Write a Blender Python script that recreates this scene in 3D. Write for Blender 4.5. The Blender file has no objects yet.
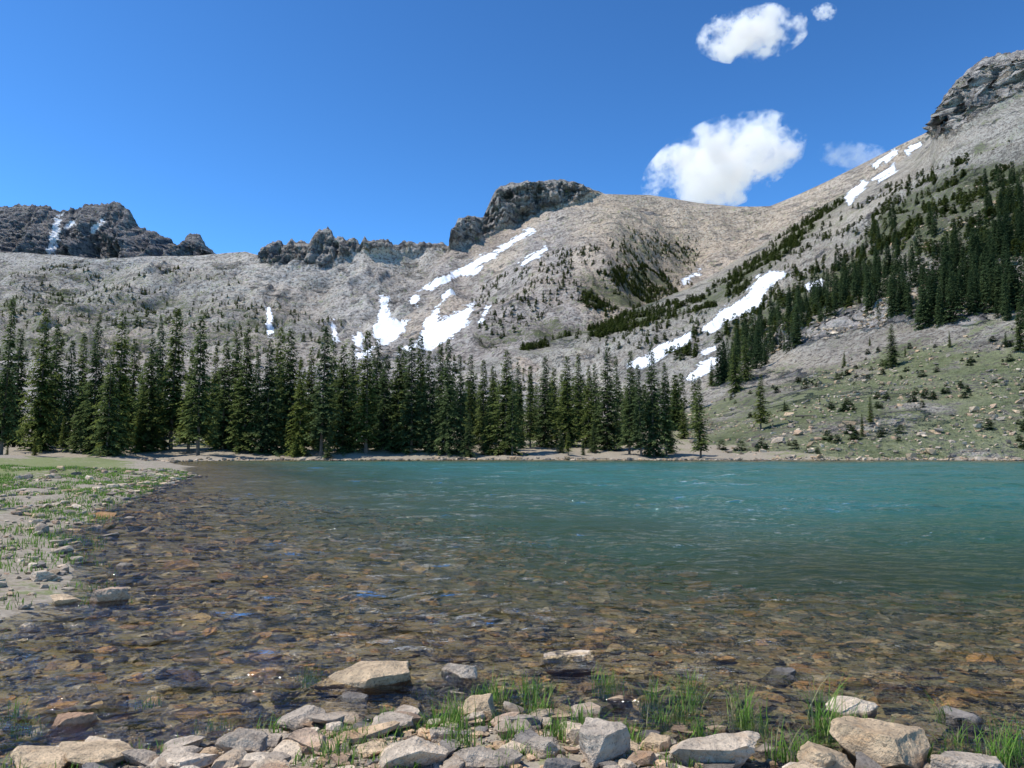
import bpy, bmesh, math, numpy as np
from mathutils import Vector, Matrix
rng = np.random.default_rng(7)
scene = bpy.context.scene
scene.view_settings.view_transform = 'Standard'
scene.view_settings.look = 'None'
scene.view_settings.exposure = 0

# ------------------------------------------------------------------ survey helpers
F = 750.0; CZ = 1.75; TH = math.radians(4.8); CO, SI = math.cos(TH), math.sin(TH)
def sight(px, py):
    a = (np.asarray(px, float)-512)/F; b = (384-np.asarray(py, float))/F
    y = CO-b*SI; z = SI+b*CO
    return a/y, z/y
def survey(px, py, d):
    u, v = sight(px, py); d = np.asarray(d, float)
    return np.stack([u*d, d+0*u, CZ+v*d], -1)
def bearing(P):
    x = P[..., 0]; y = P[..., 1]; z = P[..., 2]-CZ
    f = np.maximum(y*CO+z*SI, 0.5); up = -y*SI+z*CO
    return 512+F*x/f, 384-F*up/f

# ------------------------------------------------------------------ noise
_p = rng.permutation(256); PERM = np.concatenate([_p, _p, _p])
G = rng.normal(size=(256, 3)); G /= np.linalg.norm(G, axis=1)[:, None]
def pn(x, y, z):
    x, y, z = np.broadcast_arrays(x, y, z)
    xi = np.floor(x).astype(int); yi = np.floor(y).astype(int); zi = np.floor(z).astype(int)
    xf = x-xi; yf = y-yi; zf = z-zi
    xi &= 255; yi &= 255; zi &= 255
    fu = lambda t: t*t*t*(t*(t*6-15)+10)
    U, V, W = fu(xf), fu(yf), fu(zf)
    def g(i, j, k):
        h = PERM[(PERM[(PERM[(xi+i) & 255]+yi+j) & 255]+zi+k) & 255]
        gr = G[h]
        return gr[..., 0]*(xf-i)+gr[..., 1]*(yf-j)+gr[..., 2]*(zf-k)
    l = lambda a, b, t: a+(b-a)*t
    return l(l(l(g(0,0,0), g(1,0,0), U), l(g(0,1,0), g(1,1,0), U), V),
             l(l(g(0,0,1), g(1,0,1), U), l(g(0,1,1), g(1,1,1), U), V), W)*1.6
def fbm(x, y, z, o=5, gain=.5):
    s = 0; a = 1
    for i in range(o):
        s = s+a*pn(x*2**i+i*17.3, y*2**i+i*5.1, z*2**i+i*9.7); a *= gain
    return s
def ridged(x, y, z, o=5, gain=.5):
    s = 0; a = 1
    for i in range(o):
        s = s+a*(1-2*np.abs(pn(x*2**i+i*11.3, y*2**i+i*3.1, z*2**i+i*7.7))); a *= gain
    return s-0.6
def sdpoly(x, y, poly):
    poly = np.asarray(poly, float); n = len(poly)
    d = np.full(x.shape, 1e18); ins = np.zeros(x.shape, bool)
    for i in range(n):
        ax, ay = poly[i]; bx, by = poly[(i+1) % n]
        ex, ey = bx-ax, by-ay; wx, wy = x-ax, y-ay
        t = np.clip((wx*ex+wy*ey)/(ex*ex+ey*ey+1e-12), 0, 1)
        d = np.minimum(d, (wx-ex*t)**2+(wy-ey*t)**2)
        c = ((ay > y) != (by > y)) & (x < ex*(y-ay)/(ey if abs(ey) > 1e-9 else 1e-9)+ax)
        ins ^= c
    d = np.sqrt(d)
    return np.where(ins, -d, d)

# ------------------------------------------------------------------ mesh helper
def make_obj(name, V, faces, mat, attrs=None, cols=None, smooth=False, link=True):
    me = bpy.data.meshes.new(name)
    V = np.asarray(V, np.float32).reshape(-1, 3)
    me.vertices.add(len(V)); me.vertices.foreach_set('co', V.ravel())
    li = np.concatenate([f.ravel() for f in faces]).astype(np.int32)
    cnt = np.concatenate([np.full(len(f), f.shape[1]) for f in faces])
    st = np.concatenate([[0], np.cumsum(cnt)[:-1]]).astype(np.int32)
    me.loops.add(len(li)); me.loops.foreach_set('vertex_index', li)
    me.polygons.add(len(cnt)); me.polygons.foreach_set('loop_start', st)
    me.update(calc_edges=True)
    me.polygons.foreach_set('use_smooth', np.full(len(cnt), smooth))
    for k, a in (attrs or {}).items():
        at = me.attributes.new(k, 'FLOAT', 'POINT'); at.data.foreach_set('value', np.asarray(a, np.float32).ravel())
    for k, a in (cols or {}).items():
        at = me.attributes.new(k, 'FLOAT_COLOR', 'POINT')
        c = np.ones((len(V), 4), np.float32); c[:, :3] = a; at.data.foreach_set('color', c.ravel())
    me.materials.append(mat); me.update()
    if not link: return me
    ob = bpy.data.objects.new(name, me); scene.collection.objects.link(ob)
    return ob

# ------------------------------------------------------------------ material helper
class M:
    def __init__(s, name):
        s.m = bpy.data.materials.new(name); s.m.use_nodes = True
        s.t = s.m.node_tree; s.t.nodes.clear()
        s.out = s.t.nodes.new('ShaderNodeOutputMaterial')
    def n(s, typ, ins=None, **props):
        nd = s.t.nodes.new('ShaderNode'+typ)
        for k, v in props.items(): setattr(nd, k, v)
        for k, v in (ins or {}).items(): s.set(nd.inputs[k], v)
        return nd
    def set(s, sock, v):
        if isinstance(v, bpy.types.NodeSocket): s.t.links.new(v, sock)
        elif isinstance(v, bpy.types.Node): s.t.links.new(v.outputs[0], sock)
        else:
            if sock.type == 'RGBA' and len(v) == 3: v = (*v, 1)
            sock.default_value = v
    def math(s, op, a, b=0.0, c=0.0, clamp=False):
        nd = s.n('Math', operation=op, use_clamp=clamp)
        s.set(nd.inputs[0], a); s.set(nd.inputs[1], b); s.set(nd.inputs[2], c)
        return nd.outputs[0]
    def mix(s, f, a, b, blend='MIX'):
        nd = s.n('Mix', data_type='RGBA', blend_type=blend)
        s.set(nd.inputs[0], f); s.set(nd.inputs[6], a); s.set(nd.inputs[7], b)
        return nd.outputs[2]
    def noise(s, vec, scale, detail=5, rough=.55, out='Fac', dist=0.0):
        nd = s.n('TexNoise', {'Vector': vec, 'Scale': scale, 'Detail': detail, 'Roughness': rough, 'Distortion': dist})
        return nd.outputs[out]
    def rng(s, v, a, b, c=0., d=1.):
        nd = s.n('MapRange', {0: v, 1: a, 2: b, 3: c, 4: d}); return nd.outputs[0]
    def attr(s, name, o='Fac'):
        return s.n('Attribute', attribute_name=name).outputs[o]
    def pos(s): return s.n('NewGeometry').outputs['Position']
    def map(s, vec, sc):
        return s.n('Mapping', {'Vector': vec, 'Scale': sc}).outputs[0]
    def finish(s, sh, disp=None):
        s.set(s.out.inputs['Surface'], sh)
        return s.m
    def bsdf(s, col, rough=.9, normal=None, spec=.2):
        ins = {'Base Color': col, 'Roughness': rough, 'Specular IOR Level': spec}
        if normal is not None: ins['Normal'] = normal
        return s.n('BsdfPrincipled', ins).outputs[0]
    def bump(s, h, strength, dist):
        return s.n('Bump', {'Height': h, 'Strength': strength, 'Distance': dist}).outputs[0]

# mountain slope material
def mountain_mat(name, grey, beige, nearscale=1.0, cragc=((.15,.14,.14), (.52,.475,.43)), bd=9, outc=1.0):
    m = M(name); P = m.pos()
    big = m.noise(P, .006, 3); med = m.noise(P, .03*nearscale, 6, .70); fine = m.noise(P, .24*nearscale, 5, .80)
    streak = m.noise(m.map(P, (.045, .008, .010)), 1.0, 6, .68)
    fan = m.noise(m.map(P, (.014, .0035, .004)), 1.0, 4, .6)
    pil = m.noise(m.map(P, (1, 1, .40)), .09, 5, .75); led = m.noise(m.map(P, (.35, .35, 2.6)), .05, 5, .7)
    c = m.mix(m.rng(med, .40, .60), tuple(.64*x for x in grey), tuple(1.2*x for x in grey))
    c = m.mix(m.math('MULTIPLY', m.rng(streak, .48, .60), .55), c, tuple(1.38*x for x in grey))
    c = m.mix(m.rng(fan, .50, .58, 0, .6), c, tuple(1.32*x for x in beige))
    c = m.mix(m.rng(big, .5, .62, 0, .5), c, tuple(x*k for x, k in zip(grey, (.80,.72,.68))))
    w = m.math('ADD', m.attr('warm'), m.rng(big, .3, .7, -.15, .35), clamp=True)
    c2 = m.mix(m.rng(med, .38, .62), tuple(.70*x for x in beige), tuple(1.2*x for x in beige))
    c = m.mix(w, c, c2)
    c = m.mix(m.rng(m.math('ADD', led, m.rng(big, .3, .7, .06, -.06)), .565, .61, 0, .65), c, tuple(.38*x for x in grey))
    c = m.mix(m.rng(fine, .41, .49, .85, 0), c, (.10, .092, .08))
    c = m.mix(m.rng(fine, .53, .60, 0, .5), c, tuple(min(.64, 1.65*x) for x in grey))
    outn = m.noise(m.map(P, (.011, .011, .030)), 1.0*nearscale**.5, 5, .62)
    cr = m.math('ADD', m.math('MAXIMUM', m.attr('crag'), m.rng(outn, .53, .68, 0, .75*outc)), m.rng(med, .3, .7, -.45, .45))
    crf = m.rng(cr, .40, .60)
    cc = m.mix(m.rng(m.math('ADD', pil, led), .90, 1.10), cragc[0], cragc[1])
    c = m.mix(crf, c, cc)
    gsum = m.math('ADD', m.attr('green'), m.math('ADD', m.rng(fine, .25, .75, -.6, .6), m.rng(med, .3, .7, -.4, .4)))
    gf = m.rng(gsum, .45, .58)
    gc = m.mix(m.rng(fine, .4, .6), (.05, .07, .03), (.13, .15, .06))
    c = m.mix(m.math('MULTIPLY', gf, .85), c, gc)
    gr = m.math('ADD', m.attr('grass'), m.math('ADD', m.rng(fine, .3, .7, -.65, .65), m.rng(m.noise(P, .07, 4, .6), .3, .7, -.55, .55)))
    c = m.mix(m.rng(gr, .35, .65, 0, .8), c, m.mix(m.rng(med, .35, .65), (.125, .165, .055), (.25, .275, .12)))
    sn = m.math('ADD', m.attr('snow'), m.math('ADD', m.rng(fine, .3, .7, -.20, .20), m.rng(m.noise(P, .035, 5, .6), .3, .7, -.30, .30)))
    sf = m.rng(sn, .47, .52)
    c = m.mix(sf, c, (.88, .90, .93))
    hh = m.math('ADD', med, m.math('MULTIPLY', fine, .40))
    hh = m.math('ADD', hh, m.math('MULTIPLY', m.math('MULTIPLY', m.math('ADD', pil, led), crf), 1.3))
    hh = m.math('MULTIPLY', hh, m.math('SUBTRACT', 1.0, m.math('MULTIPLY', sf, .8)))
    b = m.bump(hh, 1.0, bd)
    return m.finish(m.bsdf(c, .95, b, .1))
MAT_FAR = mountain_mat('far_crag_rock', (.29, .27, .27), (.30, .27, .25), cragc=((.13,.13,.15), (.49,.455,.44)), bd=22)
MAT_CIRQUE = mountain_mat('cirque_scree', (.50, .455, .405), (.52, .455, .375))
MAT_PEAK = mountain_mat('peak_scree', (.44, .385, .345), (.58, .46, .34), outc=.8)
MAT_RIGHT = mountain_mat('talus_slope', (.43, .395, .345), (.48, .41, .32), 3.0, bd=4)

# ------------------------------------------------------------------ mask polygons (bearings)
SNOW = [
 [(380,297),(389,297),(387,318),(400,322),(411,319),(404,331),(388,346),(372,348),(374,326),(379,318)],
 [(430,312),(440,306),(437,322),(452,314),(474,302),(470,318),(452,338),(430,350),(412,347),(424,326)],
 [(424,288),(440,277),(460,267),(490,252),(512,239),(532,227),(535,231),(512,245),(490,260),(466,273),(430,291)],
 [(411,294),(420,291),(417,307),(408,303)], [(462,274),(482,264),(484,268),(466,279)], [(352,335),(362,330),(364,346),(356,347)],
 [(518,263),(545,247),(548,250),(524,267)], [(266,306),(271,306),(273,336),(268,336)],
 [(46,250),(57,213),(62,214),(55,254),(48,254)], [(90,230),(104,216),(105,221),(93,234)], [(64,228),(74,219),(74,223),(65,231)],
 [(702,330),(722,307),(744,297),(756,279),(770,271),(789,273),(768,291),(760,307),(735,320),(712,331)],
 [(626,366),(658,346),(690,332),(690,342),(655,361),(640,367)],
 [(868,164),(895,148),(899,153),(875,168)], [(843,199),(862,180),(868,184),(850,203)], [(872,178),(893,165),(897,170),(879,182)],
 [(684,379),(700,364),(720,357),(713,372),(695,383)], [(356,354),(372,350),(372,358),(356,359)],
 [(905,151),(920,143),(922,147),(908,155)],[(808,286),(822,280),(822,286),(810,291)],[(680,280),(700,270),(702,273),(684,284)],[(700,352),(716,346),(716,350),(704,356)],
 [(330,322),(334,321),(338,340),(334,341)],[(395,350),(410,345),(412,352),(398,356)],[(478,322),(486,306),(490,307),(482,324)],[(442,296),(452,290),(453,294),(444,299)]]
CRAG = [
 [(258,262),(264,246),(268,238),(330,222),(345,236),(352,258),(315,272),(272,272)],
 [(345,236),(450,238),(450,248),(400,249),(350,254)],
 [(444,250),(452,212),(484,212),(498,178),(560,176),(603,188),(592,194),(562,204),(538,216),(500,230),(470,242)],
 [(926,138),(938,95),(985,45),(1300,0),(1300,120),(1024,96),(985,112),(950,134)],
 [(770,345),(850,318),(900,305),(990,318),(990,330),(900,330),(850,338),(790,360)]]
WARM = [[(595,186),(770,200),(940,122),(925,150),(800,222),(700,280),(640,292),(600,255),(575,225)]]
GREEN = [
 [(690,308),(705,292),(760,252),(840,194),(862,190),(800,245),(730,302),(700,316)],
 [(520,343),(560,328),(650,308),(700,298),(690,314),(600,338),(520,352)],
 [(575,276),(650,262),(682,290),(640,318),(585,308)], [(470,335),(560,320),(560,345),(480,348)],
 [(880,205),(960,165),(1300,120),(1300,250),(900,260),(860,240)],
 [(720,330),(800,280),(900,230),(900,290),(800,330),(730,360)]]
WEAKG = [[(-300,292),(60,285),(200,290),(345,322),(345,352),(-300,372)],[(-300,268),(100,266),(240,270),(240,288),(-300,290)],[(620,225),(700,240),(690,290),(600,280)]]
GRASS = [[(660,420),(760,386),(870,352),(1024,328),(1500,300),(1500,500),(600,500)]]
def fieldmask(px, py, polys, w):
    s = np.full(px.shape, -9.0)
    for p in polys:
        p = np.asarray(p, float)
        m_ = (px > p[:,0].min()-30) & (px < p[:,0].max()+30) & (py > p[:,1].min()-30) & (py < p[:,1].max()+30)
        if m_.any():
            s[m_] = np.maximum(s[m_], -sdpoly(px[m_], py[m_], p)/w)
    return np.clip(.5+.5*s, 0, 1)

# ------------------------------------------------------------------ lofted mountains
LOFTS = {}
def loft(name, mat, px0, px1, nx, rails, rowsper, disp, back=.5, cragall=False):
    px = np.linspace(px0, px1, nx)
    R = []
    for r in rails:
        r = np.asarray(r, float)
        R.append(survey(px, np.interp(px, r[:,0], r[:,1]), np.interp(px, r[:,0], r[:,2])))
    for k in range(1, len(R)):
        for c in range(3):
            ker = np.hanning(61); ker /= ker.sum()
            R[k][:, c] = np.convolve(np.pad(R[k][:, c], 30, mode='edge'), ker, 'valid') if c != 0 else R[k][:, c]
    ext = [2*R[0]-R[1]] + R + [2*R[-1]-R[-2]]
    ext[0] = R[0]-(R[1]-R[0])
    rows = []; T = []
    nint = len(R)-1
    for k in range(nint):
        p0, p1, p2, p3 = ext[k], ext[k+1], ext[k+2], ext[k+3]
        m1 = (p2-p0)*.5; m2 = (p3-p1)*.5
        sc = np.linalg.norm(p2-p1, axis=1)[:, None]
        for mm in (m1, m2):
            L = np.linalg.norm(mm, axis=1)[:, None]; mm *= np.minimum(1, sc/(L+1e-9))
        for j in range(rowsper[k]+(1 if k == nint-1 else 0)):
            t = j/rowsper[k]
            h = (2*t**3-3*t**2+1)*p1+(t**3-2*t**2+t)*m1+(-2*t**3+3*t**2)*p2+(t**3-t**2)*m2
            rows.append(h); T.append(k+t)
    P = np.array(rows); T = np.array(T)[:, None]*np.ones((1, nx))
    PX, PY = bearing(P)
    crag = np.ones(PX.shape) if cragall else fieldmask(PX, PY, CRAG, 5)
    P = disp(P, T, crag, PX, PY)
    PX, PY = bearing(P)
    nb = 14; B = []
    crest = P[0]
    for j in range(nb, 0, -1):
        t = j/nb
        q = crest.copy(); q[:, 1] += crest[:, 1]*back*t; q[:, 0] *= (1+back*t)
        q[:, 2] = crest[:, 2]*(1-t**1.0)+(-5)*t
        B.append(q)
    A = np.concatenate([np.array(B), P]); ny = len(A)
    idx = np.arange(ny*nx).reshape(ny, nx)
    f = np.stack([idx[:-1,:-1], idx[1:,:-1], idx[1:,1:], idx[:-1,1:]], -1).reshape(-1, 4)
    pad = lambda a: np.concatenate([np.repeat(a[:1], nb, 0), a])
    at = {'snow': pad(fieldmask(PX, PY, SNOW, 6)), 'crag': pad(crag),
          'warm': pad(fieldmask(PX, PY, WARM, 25)),
          'green': pad(np.maximum(fieldmask(PX, PY, GREEN, 10)*.66, fieldmask(PX, PY, WEAKG, 14)*.44)),
          'grass': pad(fieldmask(PX, PY, GRASS, 22)*.76)}
    make_obj(name, A, [f], mat, at, smooth=True)
    LOFTS[name] = (P, PX, PY)

def d_far(P, T, c, PX, PY):
    x, y, z = P[...,0].copy(), P[...,1].copy(), P[...,2].copy()
    P[...,1] -= (ridged(x/110+z/300, y/300, z/400, 6, .6)*75+ridged(x/40, y/300, z/60, 4, .6)*14)*np.clip(T+.15, 0, 1)
    P[...,2] += ridged(x/50, 1, 3, 5, .6)*11
    return P
loft('far_mountain_ridge', MAT_FAR, -350, 330, 800,
 [[(-350,235,2600),(-200,205,2600),(-120,222,2600),(-60,206,2600),(0,211,2600),(20,208,2600),(45,209,2600),(60,213,2600),(75,210,2600),(90,207,2600),(120,206,2600),(128,211,2600),(135,221,2600),(142,230,2600),(150,233,2600),(165,239,2600),(181,247,2600),(189,236,2600),(200,237,2600),(210,252,2600),(225,265,2600),(330,300,2600)],
  [(-350,262,2420),(210,262,2420),(330,305,2500)], [(-350,330,2200),(330,330,2200)]], [130, 30], d_far, cragall=True)

def d_cirque(P, T, c, PX, PY):
    x, y, z = P[...,0].copy(), P[...,1].copy(), P[...,2].copy()
    env = np.clip(T/1.2, .08, 1)*np.clip((3-T)*2, 0, 1)
    g = ridged(x/120+.5*fbm(x/200, y/200, 0, 3), y/420, z/500, 6, .48)
    P[...,2] += g*20*env + fbm(x/45, y/45, z/45, 6, .5)*6.0*env + ridged(x/160, y/60, z/40, 4)*5*env
    P[...,1] -= c*ridged(x/26, y/90, z/90, 5, .6)*20*np.clip(T*3, 0, 1)
    P[...,2] += c*ridged(x/20, y/60, 1, 4, .6)*6
    return P
loft('cirque_headwall', MAT_CIRQUE, -420, 540, 860,
 [[(-420,225,1250),(-200,243,1230),(0,253,1200),(60,255,1200),(100,258,1200),(150,257,1200),(200,256,1200),(245,252,1200),(260,256,1200),(268,247,1200),(280,244,1200),(290,243,1200),(308,246,1200),(316,236,1200),(321,231,1200),(328,231,1200),(336,240,1200),(350,241,1200),(380,243,1210),(410,244,1230),(450,246,1260),(480,262,1260),(540,300,1200)],
  [(-420,250,1180),(0,272,1150),(245,272,1150),(320,272,1150),(450,262,1220),(540,310,1160)],
  [(-420,330,800),(200,335,800),(400,345,800),(540,360,800)],
  [(-420,446,230),(540,446,230)]], [70, 140, 50], d_cirque)

def d_peak(P, T, c, PX, PY):
    x, y, z = P[...,0].copy(), P[...,1].copy(), P[...,2].copy()
    env = np.clip(T/1.4, .02, 1)*np.clip((4-T)*2, 0, 1)
    P[...,2] += ridged(x/130+y/500, y/450, z/500, 6, .48)*15*env + fbm(x/50, y/50, z/50, 6, .5)*6.5*env
    k = c*np.clip(T*4, 0, 1)
    P[...,1] -= k*(ridged(x/60, y/120, z/120, 6, .6)*30+ridged(x/90, y/100, z/14, 3, .5)*9)
    P[...,2] += c*ridged(x/36, y/80, 1, 4, .6)*3
    return P
loft('mountain_peak', MAT_PEAK, 300, 1060, 860,
 [[(300,405,640),(350,352,780),(400,300,950),(430,272,1080),(449,249,1200),(453,230,1240),(458,220,1260),(470,217,1280),(483,219,1300),(488,207,1340),(496,190,1350),(501,185,1360),(512,184,1370),(530,182,1380),(560,181,1400),(575,182,1400),(590,188,1400),(605,194,1400),(650,195,1400),(700,203,1400),(740,207,1400),(770,206,1380),(800,194,1350),(830,180,1300),(870,160,1250),(900,145,1220),(930,131,1200),(960,120,1200),(1060,110,1200)],
  [(300,412,600),(350,362,740),(400,312,900),(449,262,1140),(484,243,1230),(520,228,1300),(560,211,1340),(600,203,1350),(700,212,1350),(770,214,1330),(830,190,1270),(900,155,1180),(1060,125,1160)],
  [(300,420,520),(400,340,760),(470,295,950),(540,270,900),(580,262,860),(620,262,900),(680,275,1150),(740,268,1150),(800,250,1050),(1060,200,1000)],
  [(300,430,420),(400,380,520),(540,345,600),(680,340,700),(1060,300,700)],
  [(300,446,230),(1060,446,400)]], [80, 110, 60, 30], d_peak)

def d_right(P, T, c, PX, PY):
    x, y, z = P[...,0].copy(), P[...,1].copy(), P[...,2].copy()
    env = np.clip(T/1.0, .1, 1)*np.clip((3-T)*1.2, 0, 1)
    far = np.clip((y-150)/300, .12, 1)
    P[...,2] += (ridged(x/70+z/200, y/150, z/80, 6, .55)*10 + fbm(x/25, y/25, z/25, 6, .6)*4.2)*env*far
    k = c*np.clip(T*3, 0, 1)*np.clip((y-100)/500, .12, 1)
    P[...,1] -= k*ridged(x/26, y/60, z/45, 6, .65)*16
    P[...,0] -= k*ridged(x/40, y/26, z/45, 5, .65)*13
    P[...,2] += c*ridged(x/12, y/16, 1, 4)*3*np.clip((y-100)/500, .12, 1)
    return P
loft('mountain_slope', MAT_RIGHT, 460, 1420, 900,
 [[(460,372,480),(500,352,520),(540,345,560),(600,326,600),(640,308,640),(690,288,680),(760,246,730),(830,203,760),(880,173,760),(915,152,740),(931,137,700),(938,112,640),(946,98,635),(960,80,620),(970,72,615),(985,60,600),(1005,56,590),(1024,52,580),(1100,35,560),(1200,50,550),(1420,30,540)],
  [(460,400,380),(600,372,430),(690,350,430),(760,318,420),(830,275,410),(930,205,400),(1024,150,390),(1420,110,380)],
  [(460,432,260),(600,425,230),(690,408,215),(760,392,200),(830,373,190),(930,348,180),(1024,326,175),(1420,290,160)],
  [(460,449,165),(600,452,135),(690,456,112),(800,460,104),(1024,463,100),(1420,468,90)]], [120, 120, 100], d_right)

# ------------------------------------------------------------------ ground sheet
LAKE = [(-4.5,4.0),(-5.5,4.3),(-6.6,5.4),(-5.4,6.3),(-4.8,7.4),(-4.9,9),(-6.4,11.3),(-9.0,15.4),(-11.8,22),(-15.8,33.5),(-20,46),(-31,72),(-43,92),(-30,99.5),(-5,101.5),(20,100),(45,101),(80,96),(112,90),(128,60),(100,25),(60,8),(20,3.7),(6,3.6),(2.9,4.0),(1.9,4.15),(1.2,4.5),(0.3,4.9),(-.5,5.15),(-1.3,5.0),(-1.9,4.6),(-2.6,4.35),(-3.4,4.15)]
def lakesd(x, y):
    s = sdpoly(x, y, LAKE)
    w = np.clip(np.hypot(x, y)/25, .12, 1.6)
    return s+fbm(x/(2.2*w**.5+.5), y/(2.2*w**.5+.5), 0, 4)*.55*w
def ground_z(x, y):
    s = lakesd(x, y)
    zin = -(.05+.085*np.minimum(-s, 6)+.13*np.clip(-s-6, 0, 30))
    zout = .04*np.clip(s, 0, 99)**.7+.10*(1-np.exp(-np.clip(s, 0, 99)*.15))
    z = np.where(s < 0, np.maximum(zin, -3.2), zout)
    z = np.where(np.abs(s) < .3, np.interp(s, [-.3, .3], [-.0755, .02]), z)
    far = np.clip(y-103, 0, 200)*np.clip((s)/4, 0, 1)
    z = z+.075*far
    z = z+np.clip(s, 0, 3)/3*fbm(x/9, y/9, 0, 4)*np.clip(np.hypot(x, y)/60, .03, .55)
    z = z+fbm(x/.8, y/.8, 2, 4)*.012
    return z
N_ = 560
xx = 4*np.sinh(np.linspace(-7.3, 7.3, N_)); yy = 6+4*np.sinh(np.linspace(-4.5, 7.4, N_))
X, Y = np.meshgrid(xx, yy)
Z = ground_z(X, Y); S = lakesd(X, Y)
LEFTG = [(-60,100),(-48,92),(-35,75),(-24,46),(-20,33),(-15,22),(-11,15),(-7.2,11),(-5.8,9),(-6,7),(-9,4),(-40,4)]
lg = np.clip(.5-sdpoly(X, Y, LEFTG)/6, 0, 1)
idx = np.arange(N_*N_).reshape(N_, N_)
gf = np.stack([idx[:-1,:-1], idx[:-1,1:], idx[1:,1:], idx[1:,:-1]], -1).reshape(-1, 4)
m = M('lake_shore_ground'); P = m.pos()
n1 = m.noise(P, .35, 5, .6); n2 = m.noise(P, 3.5, 6, .7); n3 = m.noise(P, 22, 5, .7)
vor = m.n('TexVoronoi', {'Vector': P, 'Scale': 14.0, 'Randomness': 1.0})
vorb = m.n('TexVoronoi', {'Scale': 4.5, 'Randomness': 1.0})
m.set(vorb.inputs['Vector'], m.n('VectorMath', {0: P, 1: m.noise(P, 3.0, 3, out='Color')}, operation='ADD').outputs[0])
c = m.mix(m.rng(n2, .35, .65), (.20, .165, .125), (.40, .345, .27))
c = m.mix(m.rng(n3, .4, .62, 0, .6), c, (.47, .415, .34))
c = m.mix(.4, c, m.mix(m.n('SeparateColor', {0: vor.outputs['Color']}).outputs[0], (.11, .09, .07), (.50, .44, .37)))
gr = m.math('ADD', m.attr('grass'), m.math('ADD', m.rng(n1, .3, .7, -.3, .3), m.rng(n2, .3, .7, -.35, .35)))
c = m.mix(m.rng(gr, .45, .65, 0, .85), c, m.mix(n3, (.08, .13, .025), (.20, .25, .07)))
hs = m.n('SeparateColor', {0: vorb.outputs['Color']})
bed = m.mix(hs.outputs[0], (.14, .11, .052), (.34, .245, .12))
bed = m.mix(m.math('MULTIPLY', hs.outputs[1], .5), bed, (.29, .255, .175))
bed = m.mix(m.rng(vorb.outputs['Distance'], .35, .75, 0, .5), bed, (.06, .05, .03))
bed = m.mix(m.rng(n1, .35, .65, 0, .6), bed, (.15, .125, .055))
dp = m.attr('depth')
bed = m.mix(m.rng(dp, .35, 1.6), bed, (.06, .12, .06))
c = m.mix(m.rng(dp, -.03, .05), c, bed)
bp = m.bump(m.math('ADD', m.math('MULTIPLY', n2, .6), m.math('MULTIPLY', n3, .25)), .8, .05)
MAT_G = m.finish(m.bsdf(c, .9, bp))
right = np.clip((X-25)/20, 0, 1)*np.clip((Y-99)/4, 0, 1)
back = np.clip((Y-104)/20, 0, 1)
gras = np.maximum(np.maximum(lg*.80, right*.6), back*.46)
near = (np.hypot(X, Y) < 9) & (S > -.2)
gras = np.where(near, .30, gras)
make_obj('ground', np.stack([X, Y, Z], -1), [gf], MAT_G, {'grass': gras, 'depth': -Z*(S < .3)-.01}, smooth=True)

# ------------------------------------------------------------------ water (real wave relief)
NW = 1000
wx = 4*np.sinh(np.linspace(-4.25, 4.25, NW)); wy = 5+4*np.sinh(np.linspace(-.6, 3.95, NW))
WX, WY = np.meshgrid(wx, wy)
def up(a):
    yi = np.linspace(0, a.shape[0]-1, NW); xi = np.linspace(0, a.shape[1]-1, NW)
    y0 = np.minimum(yi.astype(int), a.shape[0]-2); x0 = np.minimum(xi.astype(int), a.shape[1]-2)
    fy = (yi-y0)[:, None]; fx = (xi-x0)[None]
    return (a[y0][:, x0]*(1-fy)*(1-fx)+a[y0+1][:, x0]*fy*(1-fx)+a[y0][:, x0+1]*(1-fy)*fx+a[y0+1][:, x0+1]*fy*fx)
cxs = 4*np.sinh(np.linspace(-4.25, 4.25, 300)); cys = 5+4*np.sinh(np.linspace(-.6, 3.95, 300)); CXs, CYs = np.meshgrid(cxs, cys)
ws = up(lakesd(CXs, CYs)); wd = up(np.clip(-ground_z(CXs, CYs), 0, 9))
sp = .0085*np.sqrt(16+np.minimum(WX**2, 1e9)); sp = np.maximum(sp*.6, .0046*np.sqrt(16+(WY-5)**2))
gust = np.clip(.9+.9*fbm(WX/14, WY/5, 3, 3), .35, 1.7)*np.interp(ws, [-3.5, -.3], [1, .25])
WZ = 0*WX
for lam, amp in [(.26, .021), (.55, .042), (1.2, .074), (2.8, .10), (6.5, .10)]:
    fade = np.clip(lam/sp/2.4-1, 0, 1)
    nn = pn(WX/lam/1.25+.35*WY/lam, WY/lam*1.3-.3*WX/lam, lam*7)
    WZ += fade*amp*nn*np.interp(np.hypot(WX, WY), [0, 8, 30, 60], [.6, .8, 1.05, 1.2])
WZ *= gust
idx = np.arange(NW*NW).reshape(NW, NW)
wf = np.stack([idx[:-1,:-1], idx[:-1,1:], idx[1:,1:], idx[1:,:-1]], -1).reshape(-1, 4)
keep = (ws.ravel()[wf[:, 0]] < 2.5)
m = M('lake_water'); P = m.pos()
r1 = m.noise(m.map(P, (1, 1.6, 1)), 9.0, 3, .6); r2 = m.noise(m.map(P, (1, 1.5, 1)), 2.4, 3, .5)
r3 = m.noise(m.map(P, (1, 1.4, 1)), .16, 3, .5); r4 = m.noise(m.map(P, (.7, 1.5, 1)), .7, 3, .6)
hgt = m.math('ADD', m.math('ADD', m.math('MULTIPLY', r1, .055), m.math('MULTIPLY', r2, .20)), m.math('MULTIPLY', r4, .6))
nb = m.n('Bump', {'Height': hgt, 'Strength': 1.0, 'Distance': 1.0}).outputs[0]
fr = m.n('Fresnel', {'IOR': 1.42, 'Normal': nb}).outputs[0]
gl = m.n('BsdfGlossy', {'Color': (1, 1, 1), 'Roughness': .03, 'Normal': nb}).outputs[0]
tr = m.n('BsdfTransparent', {'Color': (.93, .94, .88)}).outputs[0]
dep = m.attr('wdepth')
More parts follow.
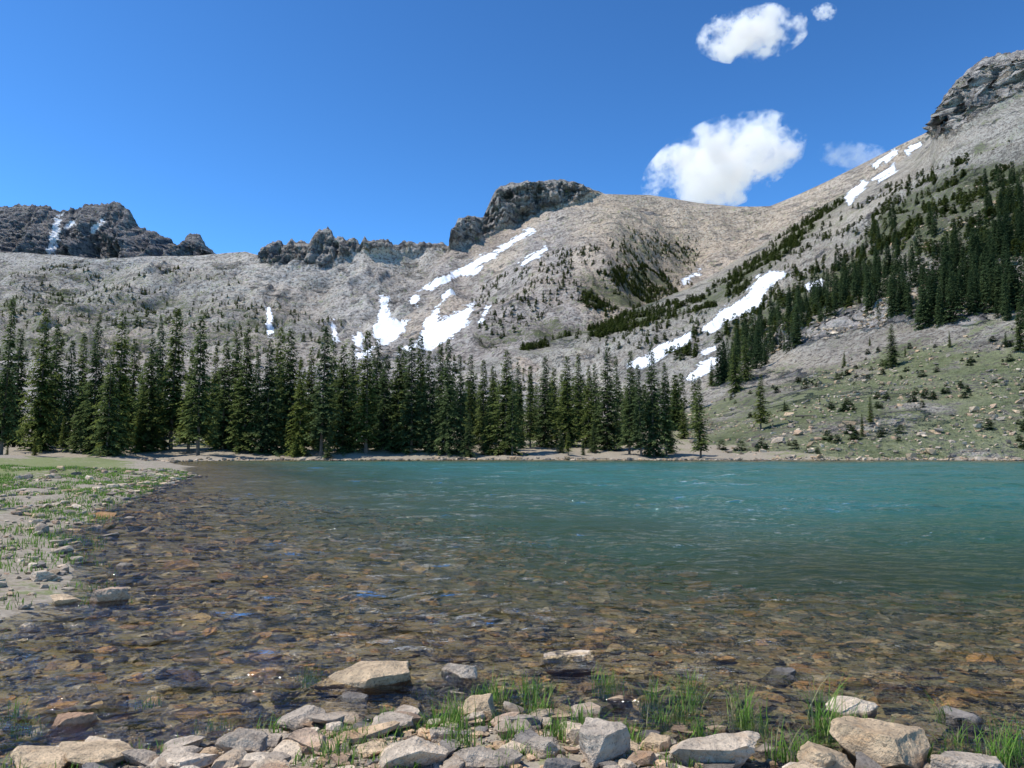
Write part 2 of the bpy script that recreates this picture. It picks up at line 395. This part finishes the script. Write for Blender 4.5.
tc = m.mix(m.rng(dep, .5, 2.2), (.080, .105, .045), (.042, .150, .145))
tc = m.mix(m.rng(r3, .38, .62, 0, .6), tc, (.035, .115, .070))
body = m.n('BsdfDiffuse', {'Color': tc}).outputs[0]
tb = m.math('SUBTRACT', 1.0, m.math('POWER', 2.718, m.math('MULTIPLY', m.math('MAXIMUM', m.math('SUBTRACT', dep, .20), 0.0), -.85)))
under = m.n('MixShader', {0: tb, 1: tr, 2: body}).outputs[0]
MAT_W = m.finish(m.n('MixShader', {0: fr, 1: under, 2: gl}).outputs[0])
make_obj('lake_water', np.stack([WX, WY, WZ], -1), [wf[keep]], MAT_W, {'wdepth': wd}, smooth=True)

# ------------------------------------------------------------------ rocks
def ico(sub):
    bm = bmesh.new(); bmesh.ops.create_icosphere(bm, subdivisions=sub, radius=1)
    V = np.array([v.co[:] for v in bm.verts]); Fc = np.array([[v.index for v in f.verts] for f in bm.faces]); bm.free()
    return V, Fc
ICO = {k: ico(k) for k in (1, 2, 3, 5)}
def rockshape(sub, r, nplanes=11, flat=.5, rough=.05):
    V, Fc = ICO[sub]; V = V.copy()
    for k in range(nplanes):
        n = r.normal(size=3); n /= np.linalg.norm(n)
        d = r.uniform(.40, .80)
        pr = V@n; V -= np.maximum(pr-d, 0)[:, None]*n
    n = np.array([r.normal()*.15, r.normal()*.15, 1]); n /= np.linalg.norm(n); V -= np.maximum(V@n-.45, 0)[:, None]*n
    V /= np.abs(V).max(0)
    o = r.uniform(0, 90)
    nn = fbm(V[:,0]*1.6+o, V[:,1]*1.6, V[:,2]*1.6, 6 if sub > 3 else 2, .55)
    V *= (1+rough*nn)[:, None]
    V[:, 2] *= flat
    return V, Fc
def stone_mat(name, wet):
    m = M(name); tc_ = m.n('TexCoord').outputs['Object']
    a = m.attr('tint', 'Color')
    s1 = m.noise(tc_, 6, 6, .7); s2 = m.noise(tc_, 38, 4, .7); s3 = m.noise(m.map(tc_, (1, 1, 4)), 4, 4, .6)
    c = m.mix(m.rng(s1, .35, .65), m.mix(1, a, (.60, .58, .56), 'MULTIPLY'), m.mix(1, a, (1.28, 1.22, 1.14), 'MULTIPLY'))
    c = m.mix(m.rng(s3, .52, .68, 0, .45), c, m.mix(1, a, (1.1, .8, .52), 'MULTIPLY'))
    c = m.mix(m.rng(s2, .32, .46, .65, 0), c, (.06, .052, .045))
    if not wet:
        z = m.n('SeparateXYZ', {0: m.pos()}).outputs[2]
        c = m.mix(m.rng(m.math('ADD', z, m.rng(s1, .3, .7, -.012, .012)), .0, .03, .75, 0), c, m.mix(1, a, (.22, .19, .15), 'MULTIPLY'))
    b = m.bump(m.math('ADD', s1, m.math('MULTIPLY', s2, .5)), 1.0, .05)
    return m.finish(m.bsdf(c, .85, b, .25))
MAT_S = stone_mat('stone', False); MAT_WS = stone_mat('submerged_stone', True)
PAL = np.array([(.60,.47,.32),(.52,.44,.35),(.68,.56,.42),(.40,.35,.29),(.62,.46,.30),(.52,.38,.27),(.25,.23,.21),(.72,.62,.49),(.48,.41,.33)])
PALW = np.array([(.38,.25,.125),(.30,.22,.115),(.45,.33,.19),(.18,.145,.09),(.34,.29,.20),(.48,.29,.135),(.13,.11,.075),(.46,.39,.28)])
def merged(name, pts, size, sub, pal, flatr=(.3,.6), tilt=.15, K=14, sink=.25, mat=None):
    r = np.random.default_rng(len(pts)+sub)
    tem = [rockshape(sub, r, 9, 1.0) for _ in range(K)]
    n = len(pts); tid = r.integers(0, K, n)
    Vs = []; Fs = []; Cs = []; off = 0
    for k in range(K):
        I = np.where(tid == k)[0]
        if not len(I): continue
        V, Fc = tem[k]
        sc = np.stack([size[I]*r.uniform(.8,1.2,len(I)), size[I]*r.uniform(.55,.95,len(I)), size[I]*r.uniform(*flatr,len(I))], -1)*.5
        W = V[None]*sc[:, None]
        tx = r.normal(0, tilt, len(I))[:, None]; W[..., 2] = W[..., 2]+W[..., 0]*tx
        az = r.uniform(0, 6.283, len(I)); ca, sa = np.cos(az)[:, None], np.sin(az)[:, None]
        W = np.stack([W[...,0]*ca-W[...,1]*sa, W[...,0]*sa+W[...,1]*ca, W[...,2]], -1)
        W = W+pts[I][:, None]; W[..., 2] += (sc[:, 2]*(1-2*sink))[:, None]
        Vs.append(W.reshape(-1, 3)); nv = len(V)
        Fs.append((Fc[None]+(np.arange(len(I))*nv)[:, None, None]).reshape(-1, 3)+off)
        col = pal[r.integers(0, len(pal), len(I))]*r.uniform(.7, 1.2, (len(I), 1))
        Cs.append(np.repeat(col, nv, 0)); off += nv*len(I)
    return make_obj(name, np.concatenate(Vs), [np.concatenate(Fs)], mat or MAT_S, cols={'tint': np.concatenate(Cs)})
def on_ground(x, y): return np.stack([x, y, ground_z(x, y)], -1)
def scatter(n, x0, x1, y0, y1, cond, p=1.0):
    x = rng.uniform(x0, x1, n); y = y0+(y1-y0)*rng.uniform(0, 1, n)**p
    k = cond(x, y, lakesd(x, y)); return x[k], y[k]
x, y = scatter(6500, -7, 9, 3.8, 10.5, lambda x, y, s: (s < .05) & (np.abs(x) < y*.8+1.2))
sz = rng.lognormal(math.log(.12), .5, len(x)).clip(.04, .38)
sz = np.minimum(sz, .07+.35*np.clip(-lakesd(x, y), 0, 1))
merged('lakebed_stones', on_ground(x, y), sz, 2, PALW, (.15, .32), sink=.38, mat=MAT_WS)
x, y = scatter(11000, -24, 30, 10.2, 32, lambda x, y, s: (s < .05) & (s > -14) & (np.abs(x) < y*.8+1.5), 1.3)
sz = rng.lognormal(math.log(.22), .5, len(x)).clip(.08, .7)
merged('lakebed_cobbles', on_ground(x, y), sz, 1, PALW, (.15, .30), sink=.38, mat=MAT_WS)
x, y = scatter(4200, -4.5, 4.5, 3.0, 5.8, lambda x, y, s: (s > -.45))
sz = rng.lognormal(math.log(.070), .65, len(x)).clip(.022, .28)
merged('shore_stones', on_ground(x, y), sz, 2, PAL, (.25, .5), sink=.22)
x, y = scatter(700, -3.8, 4.6, 4.0, 6.0, lambda x, y, s: (s < -.1) & (s > -1.1) & (fbm(x*1.1, y*1.1, 8, 2) > -.15+.35*(x < -1.2)))
merged('wading_stones', np.stack([x, y, np.maximum(ground_z(x, y), -.09)], -1), rng.lognormal(math.log(.13), .45, len(x)).clip(.07, .30), 3, PAL, (.35, .65), sink=.15)
x, y = scatter(14000, -4.5, 4.5, 3.0, 5.6, lambda x, y, s: (s > -.12))
merged('shore_gravel', on_ground(x, y), rng.uniform(.010, .034, len(x)), 1, PAL, (.5, .8), sink=.2)
x, y = scatter(13000, -32, -3, 5.5, 52, lambda x, y, s: (s > -.8) & (s < 7) & (x > -y*.75-3) & ((s < 1.6) | (fbm(x*.5, y*.5, 9, 3) > .0)), 1.4)
sz = rng.lognormal(math.log(.095), .55, len(x)).clip(.03, .36)*np.interp(y, [6, 40], [1, 2.0])
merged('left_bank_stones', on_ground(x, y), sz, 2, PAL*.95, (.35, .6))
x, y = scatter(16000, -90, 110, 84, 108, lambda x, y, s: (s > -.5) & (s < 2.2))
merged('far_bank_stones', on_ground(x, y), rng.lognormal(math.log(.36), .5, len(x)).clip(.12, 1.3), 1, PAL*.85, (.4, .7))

tan, gry, pnk, wht, drk, red = (.62,.48,.32), (.50,.43,.35), (.60,.45,.33), (.70,.59,.46), (.21,.20,.19), (.40,.26,.17)
BO = [(362,690,118,46,.7,tan),(560,660,76,24,.7,wht),(462,676,48,28,.8,gry),(62,724,54,28,.7,red),(570,692,44,16,.7,wht),(786,672,40,20,.8,drk),
(300,722,54,20,.8,gry),(255,712,38,18,.8,gry),(95,765,110,22,.6,tan),(40,768,90,24,.7,tan),(176,748,50,15,.7,gry),(180,772,66,18,.7,wht),(240,755,50,20,.8,gry),
(308,754,46,22,.8,pnk),(345,708,84,16,.6,gry),(390,733,50,16,.7,gry),(408,774,72,28,.8,wht),(482,716,42,26,.8,tan),(455,690,26,18,.8,gry),(440,742,34,16,.8,gry),
(505,726,32,18,.8,pnk),(540,758,44,18,.7,gry),(600,770,68,36,.8,gry),(660,752,38,20,.8,tan),(722,770,84,38,.8,wht),(690,728,40,18,.8,pnk),(758,700,54,16,.8,gry),
(650,735,30,14,.8,drk),(620,728,24,13,.8,gry),(838,772,80,32,.7,tan),(905,766,108,54,.8,tan),(862,712,62,38,.6,wht),(985,774,86,32,.7,gry),(976,710,28,18,.8,wht),
(798,728,40,16,.8,gry),(770,745,36,16,.8,gry),(480,772,54,20,.8,gry),(930,722,38,16,.8,gry),(1010,725,34,15,.8,pnk),(100,602,44,22,.7,pnk),(60,603,30,12,.8,tan),
(36,582,34,11,.8,wht),(25,626,20,12,.8,wht),(75,640,26,9,.8,gry),(180,665,34,8,.9,red),(640,672,28,10,.8,gry),(820,690,44,14,.8,gry),(890,684,40,12,.8,red),(150,712,30,10,.8,gry),(245,690,36,12,.8,gry),(410,700,32,16,.8,tan),(560,713,36,12,.8,tan),(130,728,40,12,.8,drk),
(660,690,26,10,.8,gry),(715,715,30,14,.8,wht),(370,760,36,12,.8,tan),(575,742,30,16,.8,wht),(530,700,24,10,.8,gry)]
for i, (px, py, w, h, dr, t) in enumerate(BO):
    r = np.random.default_rng(100+i)
    u, v = sight(px, py-h*.12); d = (CZ-.04)/-v
    W = w/F*d*1.02; H = h/F*d*.95
    V, Fc = rockshape(5, r, 15, 1.0, .09)
    V = V*np.array([W/2, W/2*dr, H*.62]); V[:, 2] += V[:, 0]*r.normal(0, .1)
    az = r.uniform(-.5, .5); ca, sa = math.cos(az), math.sin(az)
    V = V@np.array([[ca, sa, 0], [-sa, ca, 0], [0, 0, 1]])
    cx, cy = float(u*d), float(d)+W*dr*.3
    gz = float(ground_z(np.array([cx]), np.array([cy]))[0])
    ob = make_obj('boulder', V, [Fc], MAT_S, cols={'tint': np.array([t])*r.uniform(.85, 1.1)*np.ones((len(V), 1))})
    ob.location = (cx, cy, max(gz, -.09)+H*.36)

# ------------------------------------------------------------------ grass
m = M('grass_blades'); a = m.attr('tint', 'Color')
MAT_GR = m.finish(m.n('MixShader', {0: .35, 1: m.n('BsdfDiffuse', {'Color': a}).outputs[0], 2: m.n('BsdfTranslucent', {'Color': a}).outputs[0]}).outputs[0])
def blades(name, base, L, w):
    n = len(base); az = rng.uniform(0, 6.283, n); lean = rng.uniform(.05, .75, n)
    dx, dy = np.cos(az), np.sin(az); Vs = []
    for t in (0, .35, .7, 1.0):
        c = base+np.stack([dx*lean*L*t**1.8, dy*lean*L*t**1.8, L*t*(1-.35*lean*t)], -1)
        ww = w*(1-t**1.5)+.0004
        s = np.stack([-dy*ww, dx*ww, 0*ww], -1)
        Vs += [c-s, c+s]
    V = np.stack(Vs, 1).reshape(-1, 3); o = (np.arange(n)*8)[:, None]
    q = np.concatenate([o+np.array([[0,1,3,2]]), o+np.array([[2,3,5,4]]), o+np.array([[4,5,7,6]])])
    g = np.array([(.13,.25,.04),(.18,.31,.06),(.26,.34,.10),(.09,.18,.035),(.36,.33,.17)])[rng.choice(5, n, p=[.3,.3,.2,.12,.08])]
    make_obj(name, V, [q], MAT_GR, cols={'tint': np.repeat(g*rng.uniform(.8, 1.2, (n, 1)), 8, 0)})
CL = [(500,700,.22),(530,692,.20),(538,715,.2),(546,690,.16),(605,684,.2),(612,676,.16),(655,700,.22),(660,722,.18),(688,700,.24),(682,712,.2),(745,715,.24),(752,722,.2),(820,722,.36),(828,728,.36),(838,736,.26),
(862,728,.2),(945,715,.22),(1012,755,.26),(1004,764,.24),(452,730,.18),(440,742,.16),(310,672,.16),(15,712,.18),(26,722,.12),(700,735,.14),(560,745,.12),(430,690,.1),(350,745,.08),(150,690,.08),(785,760,.2),(740,690,.16),(695,685,.22),(870,742,.2),(925,755,.14),(480,700,.14),(385,722,.08),
(630,745,.12),(270,735,.10),(330,765,.12),(460,755,.14),(515,745,.12),(585,725,.14),(215,722,.08),(960,740,.16),(810,745,.14)]
B = []; Ls = []
for px, py, h in CL:
    u, v = sight(px, py); d = CZ/-v; k = rng.integers(26, 80)
    x = u*d+rng.normal(0, .05, k); y = d+rng.normal(0, .05, k)
    B.append(on_ground(x, y)+np.array([0, 0, .02])); Ls.append(h*rng.uniform(.45, 1.35, k))
x, y = scatter(22000, -4.5, 4.5, 3.0, 5.3, lambda x, y, s: (s > .0) & (fbm(x*1.6, y*1.6, 4, 3) > .02))
B.append(on_ground(x, y)); Ls.append(rng.uniform(.02, .10, len(x)))
Bc = np.concatenate(B); Lc = np.concatenate(Ls)
blades('shore_grass', Bc, Lc, .0034+0*Lc)
x, y = scatter(150000, -32, -3.5, 5.5, 52, lambda x, y, s: (s > -.4) & (x > -y*.75-2) & (fbm(x*.55, y*.45, 4, 4) > -.12), 1.2)
Lc = rng.uniform(.04, .14, len(x))*np.interp(y, [6, 45], [1, 1.5])
blades('left_bank_grass', on_ground(x, y), Lc, .005*np.interp(y, [6, 40], [1, 4]))

# ------------------------------------------------------------------ trees
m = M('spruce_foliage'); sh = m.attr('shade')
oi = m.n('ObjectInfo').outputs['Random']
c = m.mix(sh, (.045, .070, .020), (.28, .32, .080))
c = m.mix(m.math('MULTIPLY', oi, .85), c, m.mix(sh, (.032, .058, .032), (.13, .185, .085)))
dn = m.n('BsdfDiffuse', {'Color': c}).outputs[0]; tn = m.n('BsdfTranslucent', {'Color': c}).outputs[0]
MAT_F = m.finish(m.n('MixShader', {0: .40, 1: dn, 2: tn}).outputs[0])
m = M('spruce_bark'); bn = m.noise(m.map(m.pos(), (1, 1, .2)), 9, 5)
MAT_B = m.finish(m.bsdf(m.mix(bn, (.07, .055, .045), (.18, .145, .115)), .95))
def spruce_arrays(seed, H=16., R=2.3, step=.30, nb=8, card=.58, dens=1.5, low=.06):
    r = np.random.default_rng(seed); V = []; Q = []; S = []
    nv = 0; h = H*low
    lop = r.uniform(0, 6.28)
    while h < H*.985:
        f = h/H
        Rh = R*min(1, (.72+f*2.2))*(1-f)**.80*(1+.12*math.sin(h*2.1+seed))+.12
        for b in range(nb if f < .75 else 6):
            if r.uniform() < .10: continue
            az = r.uniform(0, 6.283); L = Rh*r.uniform(.50, 1.15)*(1+.15*math.cos(az-lop))
            if r.uniform() < .08: L *= 1.25
            sl = -.28+.75*f+r.normal(0, .08); dx, dy = math.cos(az), math.sin(az)
            n = max(2, int(L/(.36/dens)))
            for k in range(n):
                s = (k+.6+r.uniform(-.3, .3))/n
                p = np.array([dx*L*s, dy*L*s, h+sl*L*s-.22*L*s*s+r.normal(0, .05)])
                w = card*(1.05-.5*s)*r.uniform(.6, 1.2)*(1-.50*f)
                for sgn in (-1, 1):
                    a2 = az+sgn*r.uniform(.5, 1.25); ex, ey = math.cos(a2), math.sin(a2)
                    q = p+np.array([ex*w, ey*w, -w*r.uniform(.15, .75)])
                    g = p+np.array([dx*w*.6, dy*w*.6, -w*r.uniform(-.1, .4)])
                    q2 = q+np.array([dx*w*.45, dy*w*.45, -w*.2])
                    V += [p, q, q2, g]; Q.append([nv, nv+1, nv+2, nv+3]); nv += 4
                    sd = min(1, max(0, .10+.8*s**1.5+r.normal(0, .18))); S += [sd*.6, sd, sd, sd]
        h += step*r.uniform(.75, 1.3)*(1-.35*f)
    return np.array(V), np.array(Q), np.array(S)
def trunk_arrays(H, r0, n=7):
    V = []; Q = []
    hs = np.linspace(-.6, H, 8)
    for i, h in enumerate(hs):
        rr = r0*(1-h/H*.97) if h > 0 else r0*1.15
        for k in range(n):
            a = k/n*6.283; V.append((rr*math.cos(a)+.05*math.sin(h), rr*math.sin(a), h))
    for i in range(7):
        for k in range(n): Q.append([i*n+k, i*n+(k+1) % n, (i+1)*n+(k+1) % n, (i+1)*n+k])
    return np.array(V), np.array(Q)
VAR = []
for s in range(8):
    H = 16.; R = [2.8, 2.2, 3.3, 1.9, 2.6, 3.7, 2.3, 3.0][s]
    V, Q, Sd = spruce_arrays(10+s, H, R, low=[.04, .08, .02, .12, .05, .02, .16, .04][s])
    Vt, Qt = trunk_arrays(H, .19)
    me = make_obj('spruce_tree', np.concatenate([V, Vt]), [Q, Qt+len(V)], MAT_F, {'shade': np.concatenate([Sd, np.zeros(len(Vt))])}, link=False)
    me.materials.append(MAT_B)
    mi = np.zeros(len(Q)+len(Qt), np.int32); mi[len(Q):] = 1; me.polygons.foreach_set('material_index', mi)
    VAR.append(me)
def plant(x, y, z, H, k=None, wid=1.0):
    me = VAR[int(rng.integers(0, 8)) if k is None else k]
    ob = bpy.data.objects.new('spruce_tree', me); scene.collection.objects.link(ob)
    s = H/16; ob.location = (x, y, z); ob.scale = (s*wid, s*wid, s); ob.rotation_euler = (rng.normal(0, .015), rng.normal(0, .015), rng.uniform(0, 6.28))
FR = [(10,296,98),(-25,300,100),(46,306,112),(72,338,112),(98,318,108),(122,308,105),(112,350,100),(152,334,112),(176,304,114),(203,312,103),(192,346,110),(226,338,112),(248,326,110),(269,336,110),(292,326,112),(302,358,108),(324,322,106),(344,342,110),(368,328,108),(384,352,112),(398,342,112),(413,336,110),(432,348,110),(448,336,108),(462,352,110),(484,358,114),(505,348,108),(512,378,106),(530,364,118),(545,354,122),(568,354,120),(588,364,118),(606,344,116),(628,348,108),(640,362,106),(652,342,107),(665,360,108),(699,374,104),
 (20,326,118),(60,322,124),(85,330,126),(135,336,120),(163,320,124),(215,350,122),(236,330,124),(258,350,122),(280,325,124),(312,345,122),(334,334,124),(356,342,122),(377,336,124),(405,346,124),(422,332,126),(440,340,126),(472,352,124),(492,364,126),(520,360,130),(556,366,130),(578,352,130),(597,362,130),(617,354,126)]
def gz1(x, y): return float(ground_z(np.array([float(x)]), np.array([float(y)]))[0])
for px, pt, d in FR:
    u, v = sight(px, pt); x = float(u)*d; z = gz1(x, d)
    H = CZ+float(v)*d-z
    plant(x, d, z-.1, H, wid=float(rng.uniform(.78, 1.2)))
for i in range(80):
    px = rng.uniform(-110, 690); d = rng.uniform(116, 190); u, v = sight(px, 420)
    x = float(u)*d; H = rng.uniform(5, 15)*np.interp(px, [0, 300, 500, 690], [1.05, .95, .85, .7])
    plant(x, d, gz1(x, d)-.1, H, wid=float(rng.uniform(.85, 1.25)))
for i in range(40):
    px = rng.uniform(-60, 670); d = rng.uniform(104, 118); u, v = sight(px, 420)
    plant(float(u)*d, d, gz1(float(u)*d, d)-.05, rng.uniform(1.5, 7), wid=1.25)
Pm, PXm, PYm = LOFTS['mountain_slope']
def slope_point(px, py):
    k = np.argmin((PXm-px)**2+(PYm-py)**2+np.where(Pm[...,1] > 450, 1e4, 0)); return Pm.reshape(-1, 3)[k]
for px, pt, pb, wid in [(761,372,430,1.3),(893,322,366,1.3),(1021,300,352,1.2),(871,395,424,1.3),(862,412,436,1.0),(735,340,392,1.1),(784,398,410,1.2),(905,345,356,1.2),(820,395,402,1.2),(712,358,386,1.1),(746,335,380,1.0),(1005,330,345,1.1),(870,335,345,1.1),(845,350,366,1.1),(950,330,348,1.1)]:
    p = slope_point(px, pb); H = (pb-pt)/F*p[1]
    plant(p[0], p[1], p[2]-.2, H, wid=wid)
def forest(name, pts, Hs, tems, wid=1.0):
    Vs = []; Qs = []; Ss = []; off = 0
    tid = rng.integers(0, len(tems), len(pts))
    for k, (V, Q, Sd) in enumerate(tems):
        I = np.where(tid == k)[0]
        if not len(I): continue
        az = rng.uniform(0, 6.28, len(I)); ca, sa = np.cos(az)[:, None], np.sin(az)[:, None]; s = (Hs[I]/16)[:, None]; w = s*wid*rng.uniform(.85, 1.2, (len(I), 1))
        W = np.stack([(V[:,0]*ca-V[:,1]*sa)*w, (V[:,0]*sa+V[:,1]*ca)*w, V[:,2]*s], -1)+pts[I][:, None]
        Vs.append(W.reshape(-1, 3)); Qs.append((Q[None]+(np.arange(len(I))*len(V))[:, None, None]).reshape(-1, 4)+off)
        Ss.append((Sd[None]*rng.uniform(.2, .9, (len(I), 1))).ravel()); off += len(V)*len(I)
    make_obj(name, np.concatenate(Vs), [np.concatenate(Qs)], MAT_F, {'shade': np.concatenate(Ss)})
MID = [spruce_arrays(40+s, 16., [2.9, 2.4, 3.3, 2.6][s], step=.60, nb=7, card=1.15, dens=.62, low=.02) for s in range(4)]
LOW = [spruce_arrays(60+s, 16., [3.4, 4.4, 3.8][s], step=1.5, nb=6, card=3.2, dens=.22, low=.02) for s in range(3)]
def pick(lname, poly, n, ymax=1e9, thr=None, nscale=.05):
    P, PX, PY = LOFTS[lname]
    ok = (sdpoly(PX, PY, poly) < 0) & (P[..., 1] < ymax) & (fieldmask(PX, PY, SNOW, 6) < .35)
    if thr is not None: ok &= fbm(P[...,0]*nscale, P[...,1]*nscale, 0, 3) > thr
    C = P[ok]; C = C[rng.integers(0, len(C), n)].copy()
    return C
A = [pick('mountain_slope', [(1040,160),(1000,185),(950,215),(900,240),(872,262),(850,290),(860,318),(930,330),(1040,325),(1400,300),(1400,140)], 700, 460, -.12, .02),
     pick('mountain_slope', [(1040,225),(960,255),(925,290),(930,325),(1040,322),(1200,300),(1200,220)], 260, 460),
     pick('mountain_slope', [(900,215),(860,250),(800,300),(740,345),(715,385),(730,388),(770,362),(800,345),(835,318),(870,290),(900,260)], 190, 460)]
A = np.concatenate(A); A[:, 2] -= .4
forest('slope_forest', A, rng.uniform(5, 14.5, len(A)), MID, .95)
px = rng.uniform(-200, 700, 200); d = rng.uniform(150, 235, 200); u, v = sight(px, px*0+420)
Bk = np.stack([u*d, d, ground_z(u*d, d)-.2], -1)
forest('forest_backdrop', Bk, rng.uniform(7, 14, len(Bk)), MID, 1.05)
Bp = np.concatenate([pick('mountain_slope', GREEN[0], 700, thr=-.05, nscale=.03), pick('mountain_slope', GREEN[1], 600, thr=-.05, nscale=.03),
     pick('mountain_slope', GREEN[4], 800, thr=.0), pick('mountain_slope', GREEN[5], 420, thr=.0), pick('mountain_slope', [(560,330),(700,300),(830,270),(720,345),(600,355)], 160),
     pick('mountain_peak', GREEN[2], 900, thr=-.05, nscale=.02), pick('mountain_peak', WEAKG[2], 200), pick('mountain_peak', [(470,290),(560,250),(640,235),(700,250),(690,300),(600,330),(480,345)], 800, thr=0, nscale=.015),
     pick('mountain_slope', [(640,318),(760,260),(900,180),(1100,120),(1100,200),(900,240),(760,330),(700,370),(640,350)], 600, thr=.05, nscale=.02)])
forest('slope_scrub', Bp, rng.uniform(1.8, 5.5, len(Bp)), LOW, 1.3)
Sh = pick('mountain_slope', GRASS[0], 300, 300, thr=.05, nscale=.05)
forest('slope_shrubs', Sh, rng.uniform(.5, 1.6, len(Sh)), LOW, 2.4)
Cp = np.concatenate([pick('cirque_headwall', WEAKG[0], 1700, thr=-.1, nscale=.015), pick('cirque_headwall', WEAKG[1], 500, thr=.05, nscale=.015), pick('cirque_headwall', [(-300,355),(560,350),(560,430),(-300,430)], 600)])
forest('cirque_scrub', Cp, rng.uniform(2.2, 6.5, len(Cp)), LOW, 1.1)
T1 = pick('mountain_slope', GRASS[0], 5600, 260, thr=-.25, nscale=.04)
merged('slope_talus', T1+rng.normal(0, .6, T1.shape)*np.array([1, 1, 0]), rng.lognormal(math.log(.42), .55, len(T1)).clip(.2, 2.2), 1, PAL*.9, (.4, .7))
T2 = pick('mountain_slope', [(720,385),(860,330),(1024,300),(1300,270),(1300,200),(1024,150),(900,230),(760,330)], 4600, 500, thr=-.15, nscale=.03)
merged('upper_talus', T2, rng.lognormal(math.log(1.0), .5, len(T2)).clip(.4, 4.5), 1, PAL*.85, (.4, .7))
p = slope_point(812, 417)
Vt, Qt = trunk_arrays(5.5, .16); Vt = Vt[:, [2, 1, 0]]
ob = make_obj('fallen_log', Vt, [Qt], MAT_B); ob.location = (p[0]-2.5, p[1], p[2]+.15)

# ------------------------------------------------------------------ clouds
def cloud(px, py, wpx, hpx, rot, seed, dens=.02, d=4000., cov=.0):
    u, v = sight(px, py)
    V, Fc = ICO[3]
    m = M('cloud_vapour'); oc = m.n('TexCoord').outputs['Object']
    mp = m.n('Mapping', {'Vector': oc, 'Location': (seed*3.1, seed*1.7, seed)}).outputs[0]
    asp = hpx/wpx
    mp2 = m.map(mp, (1, .6, asp*1.1))
    nA = m.noise(mp2, 2.3, 6, .68)
    ln = m.n('VectorMath', {0: oc}, operation='LENGTH').outputs['Value']
    body = m.math('SUBTRACT', m.math('SUBTRACT', .70+cov, m.math('POWER', ln, 1.5)), m.math('MULTIPLY', m.math('SUBTRACT', .5, nA), 5.0))
    den = m.math('MULTIPLY', m.rng(body, 0.0, .55), dens)
    vs = m.n('VolumePrincipled', {'Color': (1, 1, 1), 'Density': den, 'Anisotropy': .0, 'Emission Strength': m.math('MULTIPLY', den, .42), 'Emission Color': (.93, .96, 1.0)})  # faint glow added in place of sunlight scattered repeatedly inside the cloud
    m.set(m.out.inputs['Volume'], vs.outputs[0])
    try: m.m.cycles.volume_step_rate = 2.0
    except Exception: pass
    ob = make_obj('cloud', V, [Fc], m.m, smooth=True)
    W = wpx/F*d/2; H = hpx/F*d/2
    ob.location = (float(u)*d, d, CZ+float(v)*d); ob.scale = (W, W*.6, H); ob.rotation_euler = (0, -rot, 0)
cloud(724, 163, 182, 92, .36, 1)
cloud(752, 34, 120, 54, .10, 9)
cloud(824, 12, 28, 20, 0, 3)
cloud(858, 158, 90, 26, -.2, 5, .005, cov=.0)

# ------------------------------------------------------------------ light & sky
EL, AZ = 60, -96
w = bpy.data.worlds.new('World'); scene.world = w; w.use_nodes = True
nt = w.node_tree; bg = nt.nodes['Background']
sky = nt.nodes.new('ShaderNodeTexSky'); sky.sky_type = 'NISHITA'; sky.sun_disc = False
sky.sun_elevation = math.radians(EL); sky.sun_rotation = math.radians(AZ) % (2*math.pi)
sky.altitude = 3000; sky.air_density = 1.0; sky.dust_density = .6; sky.ozone_density = 2.0
gm = nt.nodes.new('ShaderNodeGamma'); gm.inputs[1].default_value = 1.42
mx = nt.nodes.new('ShaderNodeMix'); mx.data_type = 'RGBA'; mx.blend_type = 'MULTIPLY'; mx.inputs[0].default_value = 1; mx.inputs[7].default_value = (.60, 1.0, 1.10, 1)
nt.links.new(sky.outputs[0], gm.inputs[0]); nt.links.new(gm.outputs[0], mx.inputs[6])
nt.links.new(mx.outputs[2], bg.inputs[0]); bg.inputs[1].default_value = .122
S_ = Vector((math.sin(math.radians(AZ))*math.cos(math.radians(EL)), math.cos(math.radians(AZ))*math.cos(math.radians(EL)), math.sin(math.radians(EL))))
L = bpy.data.lights.new('sun', 'SUN'); L.energy = 5.0; L.angle = math.radians(.5); L.color = (1, .95, .86)
lo = bpy.data.objects.new('sun', L); scene.collection.objects.link(lo); lo.rotation_euler = S_.to_track_quat('Z', 'Y').to_euler()
cd = bpy.data.cameras.new('camera'); cam = bpy.data.objects.new('camera', cd); scene.collection.objects.link(cam)
cd.sensor_width = 36; cd.lens = F/1024*36; cd.clip_end = 30000; cd.clip_start = .05
cam.location = (0, 0, CZ); cam.rotation_euler = (math.radians(90)+TH, 0, 0)
scene.camera = cam
